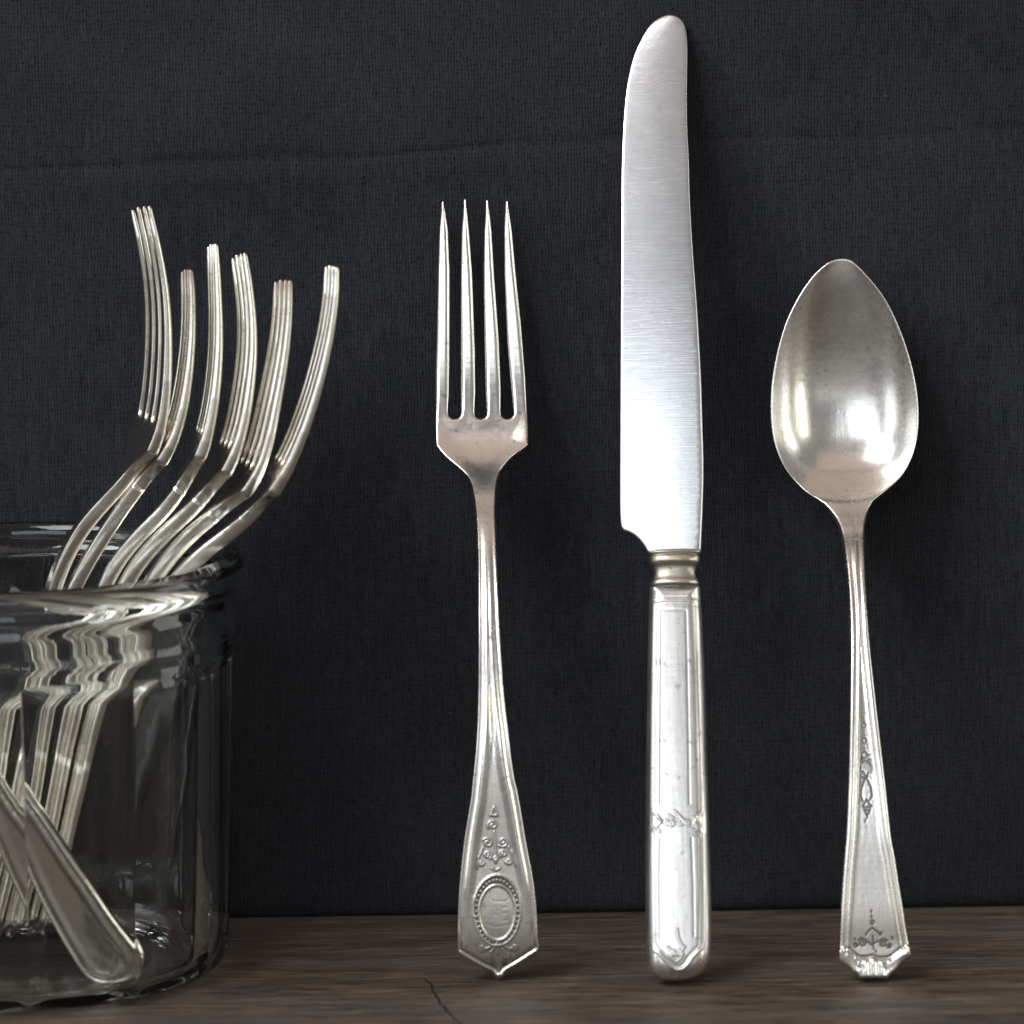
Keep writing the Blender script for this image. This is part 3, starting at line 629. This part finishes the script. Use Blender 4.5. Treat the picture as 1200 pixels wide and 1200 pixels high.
def build_knife():
    fr = Frame((791, 1149.5), (784, 17), lift=1.35, tip_gap=1.3)
    root = empty('table_knife', fr.mat)
    tag(root, 'tall silver handled table knife standing point up with a scratched round tipped blade', 'knife')
    u_of = lambda y: fr.at(790, y)[1]; L = fr.line
    # blade
    O = L(KB_L + list(reversed(KB_R))[:-1])
    edge = L(KB_E[6:]); eu, ev = edge[::-1, 1], edge[::-1, 0]
    spine_ = L(KB_R[14:]); su, sv = spine_[::-1, 1], spine_[::-1, 0]
    store = {}
    def th(v, u):
        a, b = np.interp(u, eu, ev), np.interp(u, su, sv); q = np.clip((v - a) / np.maximum(b - a, 1), 0, 1)
        return .18 + 1.0 * np.sin(np.clip(q, 0, 1) * 1.9) * np.interp(u, [u_of(650), u_of(17)], [1.05, .62])
    def tarn(v, u, d):
        t = .55 * np.exp(-((u - u_of(650)) / 1.3) ** 2) + .30 * bumpf(d, 0, .5) * sm(u, u_of(330), u_of(80)) + .22 * np.exp(-((u - u_of(20)) / 2.5) ** 2)
        return np.clip(t, 0, 1)
    bowf = lambda u: 2.8 * np.sin((u - u_of(650)) / (u_of(17) - u_of(650)) * math.pi)
    def front(v, u, d): store['t'] = tarn(v, u, d); return bowf(u) + th(v, u) * rnd(d, .55)
    def back(v, u, d): return bowf(u) - th(v, u) * rnd(d, .55)
    V, F, uv, d, isf = plate(O, [(-5, 300, 1.1)], front, back, .6, rings=(.06, .2, .4, .7))
    tar = np.zeros(len(V)); n = isf.sum(); tar[:n] = store['t']
    F = orient(V, F); mesh_obj('blade', V, F, M['steel'], root, tar)
    # bolster: turned collar between blade and handle
    rows = [(645.5, 758.5, 822.5, .30), (648, 758.8, 822.2, .42), (650.2, 759.6, 821.2, .46), (651.4, 762, 818.6, .44), (652.6, 761.6, 819.2, .46), (654.6, 760.9, 820.4, .5), (659, 760.9, 820.4, .52), (662, 761.5, 819.8, .5), (664, 764, 817.4, .47), (667, 765.8, 815.8, .46), (671, 766.6, 815.0, .46),
            (675.5, 766.0, 815.4, .46), (679, 765.2, 816.4, .48), (681.2, 763.6, 818, .5), (682.6, 762.6, 819.2, .52), (685, 762, 819.8, .52), (689, 762.4, 819.4, .5)]
    ns = 64; Vb = []; tb = []
    for (y, a, b, k) in rows:
        (va, ua), (vb, ub) = fr.at(a, y), fr.at(b, y); c, r = (va + vb) / 2, (vb - va) / 2
        for i in range(ns):
            t = 2 * math.pi * i / ns; cx, sx = math.cos(t), math.sin(t)
            Vb.append((c + r * np.sign(cx) * abs(cx) ** .8, (ua + ub) / 2, 1.0 * r * k * 1.28 * np.sign(sx) * abs(sx) ** .8))
            tb.append(.75 if 650 < y < 652 else (.35 if 663 < y < 682 else (.55 if y > 688 else 0.12)))
    m = len(rows); Fb = [(j * ns + i, j * ns + (i + 1) % ns, (j + 1) * ns + (i + 1) % ns, (j + 1) * ns + i) for j in range(m - 1) for i in range(ns)]
    Fb += [tuple(range(ns)), tuple((m - 1) * ns + i for i in range(ns))]
    Vb = np.array(Vb); mesh_obj('bolster', Vb, orient(Vb, Fb[:-2] + [tuple(reversed(Fb[-2])), Fb[-1]]), M['bolster'], root, tb)
    # hollow handle
    O = L(KH_L + list(reversed(KH_R)))
    P = lambda *a: L(resample(np.array(a, float), 1.2))
    ridge = [P((765.6, 712), (764.2, 800), (763, 900), (762.6, 948), (764, 953), (770, 958.5), (774, 966), (768, 972), (763.5, 979), (763, 1030), (764, 1108), (766, 1116), (772, 1119.5), (777, 1125), (783, 1133), (789, 1138.2), (795, 1139), (801, 1137.6), (806, 1132), (811.5, 1124), (817, 1118.5), (822, 1114), (824.5, 1105), (824.6, 1040), (824, 980), (819, 973), (813, 967), (819, 959), (822.5, 952), (821, 880), (818.4, 800), (816.4, 712)),
             P((764.2, 708.5), (778, 706.5), (792, 706.8), (806, 706.5), (818.2, 708.8))]
    groove = [P((769, 716), (767.8, 800), (767, 900), (766.6, 945)), P((774.5, 718.5), (803.5, 718.5)), P((774.5, 718.5), (774, 800), (773.4, 900), (773, 945)), P((803.5, 718.5), (805, 780), (806.4, 860), (807.4, 945)),
              P((768, 982), (767.5, 1040), (768, 1108), (772, 1114), (777, 1118), (784, 1128), (790, 1134), (795, 1134.6), (800, 1132), (806, 1123), (811, 1117), (818, 1110), (819.6, 1040), (819, 984)),
              P((773, 985), (772, 1040), (772.6, 1105)), P((810, 985), (812, 1040), (812.6, 1100)), P((762, 704), (777, 702.6), (806, 702.6), (820, 704.4))]
    chase = [P(*spiral(781, 966, 4, 1.3, 0)), P(*spiral(788, 968, 3.5, 1.2, 2)), P(*spiral(797, 966, 4.4, 1.4, 3, -1)), P(*spiral(804, 967, 4, 1.3, 1, -1)), P((793, 960), (799, 962), (806, 968)), P((790, 953), (794, 957), (800, 963)), P((783, 958), (789, 962)), P((812, 960), (816, 965), (820, 970)), P((809, 974), (814, 977), (818, 974)),
             P((772, 962), (776, 966)), P((770, 973), (773, 978)), P((793, 1092), (794, 1100), (797, 1107), (800, 1112)), P(*spiral(786, 1120, 3, 1.2, 0)), P(*spiral(798, 1120, 3, 1.2, 3, -1)), P((785, 1124), (792, 1130), (799, 1124)), P((789, 1116), (792, 1122), (796, 1116)), P((782, 1112), (788, 1118)), P((802, 1112), (797, 1118))]
    store = {}
    def relief(v, u, d):
        p = np.c_[v, u]; h = np.zeros(len(u)); t = np.zeros(len(u))
        dr = np.min([dist_poly(p, q, False) for q in ridge], 0); h += .22 * bumpf(dr, 0, .22); t += .26 * bumpf(dr, .42, .16)
        dg = np.min([dist_poly(p, q, False) for q in groove], 0); h -= .12 * bumpf(dg, 0, .18); t += .55 * bumpf(dg, 0, .19)
        dc = np.min([dist_poly(p, q, False) for q in chase], 0); h += .12 * bumpf(dc, 0, .17); t += .75 * bumpf(dc, .32, .15)
        t += .35 * bumpf(d, 0, .5)
        return h, np.clip(t, 0, 1)
    def b(u): return np.interp(u, [-2, 0, 6, 12, 60, u_of(690)], [3.0, 3.2, 3.9, 4.1, 4.0, 3.5])
    def front(v, u, d):
        h, t = relief(v, u, d); store['t'] = t
        cap = sm(u, u_of(704), u_of(694))
        return b(u) * (rnd(d, 3.4) * .80 + .20 * rnd(d, 8.2)) + h * (1 - cap)
    def back(v, u, d): return -b(u) * (rnd(d, 3.4) * .80 + .20 * rnd(d, 8.2))
    V, F, uv, d, isf = plate(O, [(-5, 200, .28)], front, back, .45, rings=(.03, .1, .24, .48, .8, 1.2, 1.7))
    tar = np.zeros(len(V)); n = isf.sum(); tar[:n] = store['t']
    mesh_obj('handle', V, orient(V, F), M['handle'], root, tar)
build_knife()

# ------------------------------------------------------------------ the glass jar
JX, JY = 30.0, 1135.0
JC = on_z(JX, JY, 0.0)
PXMM = 1 / 4.62 * (np.linalg.norm(JC - CAM) / 1371.0)
def jz(py): return on_y(JX, py, JC[1])[2]
def build_jar():
    r = lambda px: px * PXMM
    zt = jz(653)
    ctrl = [(0.0, 206), (.35, 219), (1.1, 228), (2.4, 235), (4.2, 239.5), (7, 242.5), (jz(1000), 246.5), (jz(880), 250.5), (jz(760), 255), (jz(744), 256), (jz(736), 257.6), (jz(728), 258.8), (jz(716), 259), (jz(707), 258.2), (jz(700), 256), (jz(695), 255), (jz(690), 256), (jz(684), 260.5), (jz(677), 266), (jz(670), 268.5), (jz(664), 269), (jz(658), 266.5), (jz(655), 261.5), (zt, 255)]
    zs = np.array([c[0] for c in ctrl]); rs = np.array([r(c[1]) for c in ctrl])
    fine = np.unique(np.r_[np.linspace(0, 12, 14), np.linspace(12, jz(760), 40), np.linspace(jz(760), zt, 64), zs])
    sp = spline(np.c_[zs, rs], 10); o = np.argsort(sp[:, 0], kind='stable'); rr = np.interp(fine, sp[o, 0], sp[o, 1])
    off = math.radians(6.5); fan = np.array([-15, -14.7, -13.9, -12, -9.6, -7.2, -4.8, -2.4, 0, 2.4, 4.8, 7.2, 9.6, 12, 13.9, 14.7])
    th = np.concatenate([np.radians(fan + 15 + 30 * q) for q in range(12)]) - math.pi / 2 + off; ns = len(th)                                         # a facet edge 4 degrees to the right of the front
    ph = np.mod(th + math.pi / 2 - off, math.pi / 6) - math.pi / 12  # angle from the facet's middle; th = -pi/2 faces the viewer
    V = []
    for z, R0 in zip(fine, rr):
        base = np.interp(z, [0, 8, jz(760)], [r(242), r(243.5), r(256)])
        apo = base * math.cos(math.pi / 12) * .994 + max(0, z - jz(775)) * .55
        pol = apo / np.cos(ph)
        k = -np.log(np.exp(-pol * 9) + np.exp(-R0 * 9)) / 9 if True else np.minimum(pol, R0)
        rad = np.minimum(np.minimum(pol, R0), k + .02)
        V += [(rad[i] * math.cos(th[i]), rad[i] * math.sin(th[i]), z) for i in range(ns)]
    lip = r(6.5); rin_t = r(243)
    inner = [(zt + .25, r(252)), (zt + .3, r(249.5)), (zt + .05, r(246.5)), (zt - .5, r(243.8)), (zt - 1.3, r(241.4)), (zt - 2.3, r(239.6)), (zt - 3.4, r(238.6)), (zt - 4.6, r(238.3)), (jz(700), r(238.8)), (jz(720), r(239.0)), (jz(800), r(238.5)), (jz(950), r(233)), (jz(1080), r(227)), (8, r(225)), (5.2, r(221)), (3.6, r(213)), (2.9, r(200)), (2.8, r(170)), (3.0, r(90)), (3.2, r(20))]
    zi = []
    for (a, b) in zip(inner[:-1], inner[1:]):
        for t in np.linspace(0, 1, 5 if abs(a[0] - b[0]) > 8 else 2, endpoint=False): zi.append((a[0] + (b[0] - a[0]) * t, a[1] + (b[1] - a[1]) * t))
    zi.append(inner[-1])
    nr = len(fine)
    for z, R0 in zi:
        w = R0 * (1 + .004 * np.cos(6 * th + z * .03) * (z > 10))
        V += [(w[i] * math.cos(th[i]), w[i] * math.sin(th[i]), z) for i in range(ns)]
    m = nr + len(zi)
    F = [(j * ns + i, j * ns + (i + 1) % ns, (j + 1) * ns + (i + 1) % ns, (j + 1) * ns + i) for j in range(m - 1) for i in range(ns)]
    V.append((0, 0, zi[-1][0])); c1 = len(V) - 1; F += [((m - 1) * ns + i, (m - 1) * ns + (i + 1) % ns, c1) for i in range(ns)]
    # underside with the usual shallow punt
    k = len(V)
    for (z, R0) in [(.3, r(170)), (1.2, r(140)), (1.4, r(40))]: V += [(R0 * math.cos(t), R0 * math.sin(t), z) for t in th]
    prev = 0
    rows = [0, k, k + ns, k + 2 * ns]
    for a, b in zip(rows[:-1], rows[1:]): F += [(a + (i + 1) % ns, a + i, b + i, b + (i + 1) % ns) for i in range(ns)]
    V.append((0, 0, 1.4)); c0 = len(V) - 1; F += [(rows[-1] + (i + 1) % ns, rows[-1] + i, c0) for i in range(ns)]
    V = np.array(V, float)
    o = mesh_obj('glass_jar', V, orient(V, F), M['glass'])
    o.location = (JC[0] * MM, JC[1] * MM, .0002)
    tag(o, 'clear faceted glass jar with a thick ringed rim holding a bunch of forks', 'jar')
build_jar()

# ------------------------------------------------------------------ the forks in the jar
def flat_fork():
    """plain fork outline in (v, s): s runs from the tine tips (0) to the handle end"""
    P = np.array(fork_outline_px()); k = 1 / 4.62
    cx = np.interp(P[:, 1], [232, 490, 600, 800, 1145], [557, 564, 569.5, 575, 584.5])
    return np.c_[(P[:, 0] - cx) * k, (P[:, 1] - 232.5) * k]
FLAT = flat_fork()
def jar_fork(name, label, spine_px, depths, wx, wz, sc, group=None, border=False, tw=None, vs=1.0, tip=0.0):
    FL = FLAT.copy()
    if border:                                                       # this one narrows to a rounded end
        Lf = FL[:, 1].max(); FL[:, 0] *= 1 - .20 * sm(FL[:, 1], Lf - 50, Lf - 10)
        body = FL[FL[:, 1] < Lf - 8.5]; l, r_ = body[np.argmax(body[:, 1] * (body[:, 0] < 0)), 0], body[np.argmax(body[:, 1] * (body[:, 0] > 0)), 0]
        k = int(np.argmax(FL[:, 1])); keep = FL[:, 1] < Lf - 8.5; first = np.where(~keep)[0][0]
        cap = np.array([((l + r_) / 2 + (r_ - l) / 2 * math.cos(a), Lf - 8.5 + 8.0 * math.sin(a) ** .9) for a in np.linspace(.05, math.pi - .05, 22)])
        if FL[first - 1, 0] < 0: cap = cap[::-1]
        FL = np.vstack([FL[:first], cap, FL[first:][keep[first:]]])
    sp = spline(np.array(spine_px, float), 10)
    dep = np.interp(sp[:, 1], [d[0] for d in depths], [d[1] for d in depths])
    P3 = np.array([on_y(x, y, d) for (x, y), d in zip(sp, dep)])
    seg = np.r_[0, np.cumsum(np.linalg.norm(np.diff(P3, axis=0), axis=1))]
    L = FLAT[:, 1].max(); head = 74.0 * sc
    tot = seg[-1]
    def smap(s):   # flat s -> arc length: head scaled by sc, the handle takes up the rest
        return np.where(s < 74, s * sc, head + (s - 74) * (tot - head) / (L - 74))
    uroot, uneck = (491.5 - 232.5) / 4.62, (590 - 232.5) / 4.62
    thick = curve_fn([-4, 0, uroot - 30, uroot, uneck - 6, uneck + 14, uneck + 45, L, L + 3], [.68, .70, .95, 1.35, 1.62, 1.75, 1.45, .95, .93])
    def front(v, u, d):
        h = 0
        if border: h = (.30 * bumpf(d, .5, .35) - .28 * bumpf(d, 1.3, .4) + .22 * bumpf(d, 2.4, .6)) * sm(u, uneck, uneck + 20)
        return thick(u) * rnd(d, .42 + .45 * (1 - sm(u, uroot - 6, uroot + 3))) + .30 * rnd(d, 3) * sm(u, uneck - 10, uneck + 25) + h
    def back(v, u, d):
        h = (.45 * bumpf(d, .7, .45) - .35 * bumpf(d, 1.7, .5) + .30 * bumpf(d, 3.0, .7) - .5 * sm(d, 3.4, 5)) * sm(u, uneck, uneck + 20) if border else 0
        return -thick(u) * rnd(d, .42 + .4 * (1 - sm(u, uroot - 6, uroot + 3))) - .15 * rnd(d, 3) - h
    cut = [((-20, uroot + .1), (20, uroot + .1))]
    V, F, uv, d, isf = plate(FL, [(-5, uneck, .9), (uneck, 300, .9 if not border else .7)], front, back, .5, rings=(.06, .18, .34, .55, .82, 1.15, 1.5), cuts=cut)
    s = np.clip(smap(V[:, 1]), 0, tot); ts = np.linspace(0, tot, 240)
    C = np.c_[[np.interp(ts, seg, P3[:, k]) for k in range(3)]].T
    ker = np.hanning(29); ker /= ker.sum(); Cp = np.vstack([C[0] - (C[1] - C[0]) * np.arange(14, 0, -1)[:, None], C, C[-1] + (C[-1] - C[-2]) * np.arange(1, 15)[:, None]])
    C = np.c_[[np.convolve(Cp[:, k], ker, 'valid') for k in range(3)]].T; assert len(C) == len(ts)
    Tn = np.gradient(C, axis=0); Tn /= np.linalg.norm(Tn, axis=1, keepdims=True)
    w0 = np.array([wx, -math.sqrt(max(0, 1 - wx * wx - wz * wz)), wz])
    Wd = np.tile(w0, (len(ts), 1))
    if tw is not None:
        for k in range(len(ts)):
            a = math.radians(np.interp(ts[k] / tot, [t[0] for t in tw], [t[1] for t in tw])); Wd[k] = np.array(Matrix.Rotation(a, 3, Vector(Tn[k]))) @ Wd[k]
    Wd -= Tn * np.einsum('ij,ij->i', Wd, Tn)[:, None]; Wd /= np.linalg.norm(Wd, axis=1, keepdims=True)
    Nn = np.cross(Wd, Tn)
    def samp(A): return np.c_[[np.interp(s, ts, A[:, k]) for k in range(3)]].T
    hs = np.where(V[:, 1] < 74, sc, 1.0)[:, None]
    X = samp(C) + samp(Wd) * V[:, :1] * hs * vs + samp(Nn) * V[:, 2:] * (.9 + .1 * sc)
    base = C[-1]
    root = empty(name, Matrix.Translation(Vector(base * MM)))
    tag(root, label, 'fork', group)
    xs = [(a + b) / 2 for a, b in [(-5.2, -4.4), (-.2, .2), (4.4, 5.2)]]
    gaps = [(532.7 - 564) / 4.62, (563.3 - 564) / 4.62, (594.4 - 564) / 4.62]
    fc = np.array([V[list(f)].mean(0) for f in F])
    Vw = X - base
    F2 = orient(Vw, F); flipped = F2 is not F
    ids = np.where(fc[:, 1] < uroot + .1, 2 + np.searchsorted(gaps, fc[:, 0]), np.where(fc[:, 1] < uneck, 1, 0))
    tar = np.clip(tip * np.exp(-np.maximum(V[:, 1], 0) / 9.0) + .25 * np.exp(-((V[:, 1] - uroot) / 2.0) ** 2) + .25 * bumpf(d, 1.3, .4) * (V[:, 1] > uneck) * border, 0, 1)
    split_parts(Vw, F, lambda c: ids, [('handle', None), ('fork_head', None), ('tine', None), ('tine', None), ('tine', None), ('tine', None)], root, M['jarfork'], tar)
G = 'forks standing in the glass jar'
TW = [(0, 0), (.5, 0), (.75, -7), (1, -9)]
B = JC[1]
jar_fork('fork', 'leftmost and tallest fork rising from the glass jar, tines pointing up', [(165, 241), (175, 290), (183, 340), (185, 390), (184, 430), (180, 480), (172, 516), (160, 541), (139, 572), (112, 598), (95, 620), (77, 650), (62, 690), (46, 745), (22, 830), (-8, 930), (-40, 1020), (-62, 1088)],
         [(240, B + 20), (600, B + 14), (1100, B + 14)], .33, .12, 1.0, G, tw=TW)
jar_fork('fork', 'short brown tipped fork in the jar, just right of the tallest one', [(219, 315), (220.5, 345), (220.5, 385), (217, 430), (208, 485), (192, 530), (170, 560), (143, 596), (120, 630), (103, 658), (84, 694), (64, 750), (36, 840), (4, 940), (-28, 1030), (-47, 1090)],
         [(240, B + 20), (600, B + 11), (1100, B + 9)], .22, .13, .80, G, tw=TW, tip=.85)
jar_fork('fork', 'third fork from the left in the jar, its tips uneven in height', [(249, 285), (251, 330), (252.5, 382), (251, 430), (245, 480), (234, 528), (216, 565), (195, 597), (162, 628), (138, 657), (120, 692), (98, 750), (66, 845), (32, 940), (-8, 1040), (-30, 1093)],
         [(240, B + 18), (600, B + 8), (1100, B + 5)], .18, .16, .88, G, tw=TW)
jar_fork('fork', 'fork in the middle of the jar leaning right, with four tips fanned like steps', [(280, 297), (286, 340), (289.5, 385), (288, 425), (283, 465), (275, 508), (262, 545), (245, 573), (222, 600), (190, 628), (163, 658), (143, 691), (120, 745), (88, 835), (50, 935), (12, 1035), (-12, 1095)],
         [(240, B + 15), (600, B + 4), (1100, B + 1)], .26, .15, .90, G, tw=TW)
jar_fork('fork', 'second fork from the right in the jar, with brown square cut tine ends', [(332, 327), (331, 365), (327, 405), (320, 445), (312, 485), (303, 525), (290, 560), (270, 586), (250, 604), (222, 627), (196, 656), (175, 687), (150, 742), (114, 835), (74, 935), (34, 1030), (8, 1097)],
         [(240, B + 10), (600, B + 0), (1100, B - 3)], .29, .09, .88, G, tw=TW, tip=.7)
jar_fork('fork', 'rightmost fork in the jar, leaning far right over the rim with pale tips', [(389, 310), (388, 345), (382, 388), (370, 440), (355, 490), (335, 540), (312, 580), (290, 608), (266, 627), (238, 648), (210, 675), (180, 720), (140, 800), (104, 890), (66, 985), (26, 1098)],
         [(240, B + 2), (600, B - 5), (1100, B - 7)], .20, .12, .95, G, tw=TW)
jar_fork('fork', 'fork with a bordered handle slanting down to the front of the jar floor', [(-300, 330), (-285, 400), (-272, 470), (-250, 540), (-222, 600), (-188, 650), (-144, 690), (-92, 770), (-42, 860), (16, 960), (88, 1068), (152, 1156)],
         [(300, B - 14), (700, B - 25), (900, B - 31), (1150, B - 35)], .88, .36, 1.0, G, True, tw=[(0, -20), (.45, -10), (.7, 0), (1, 0)], vs=1.05)
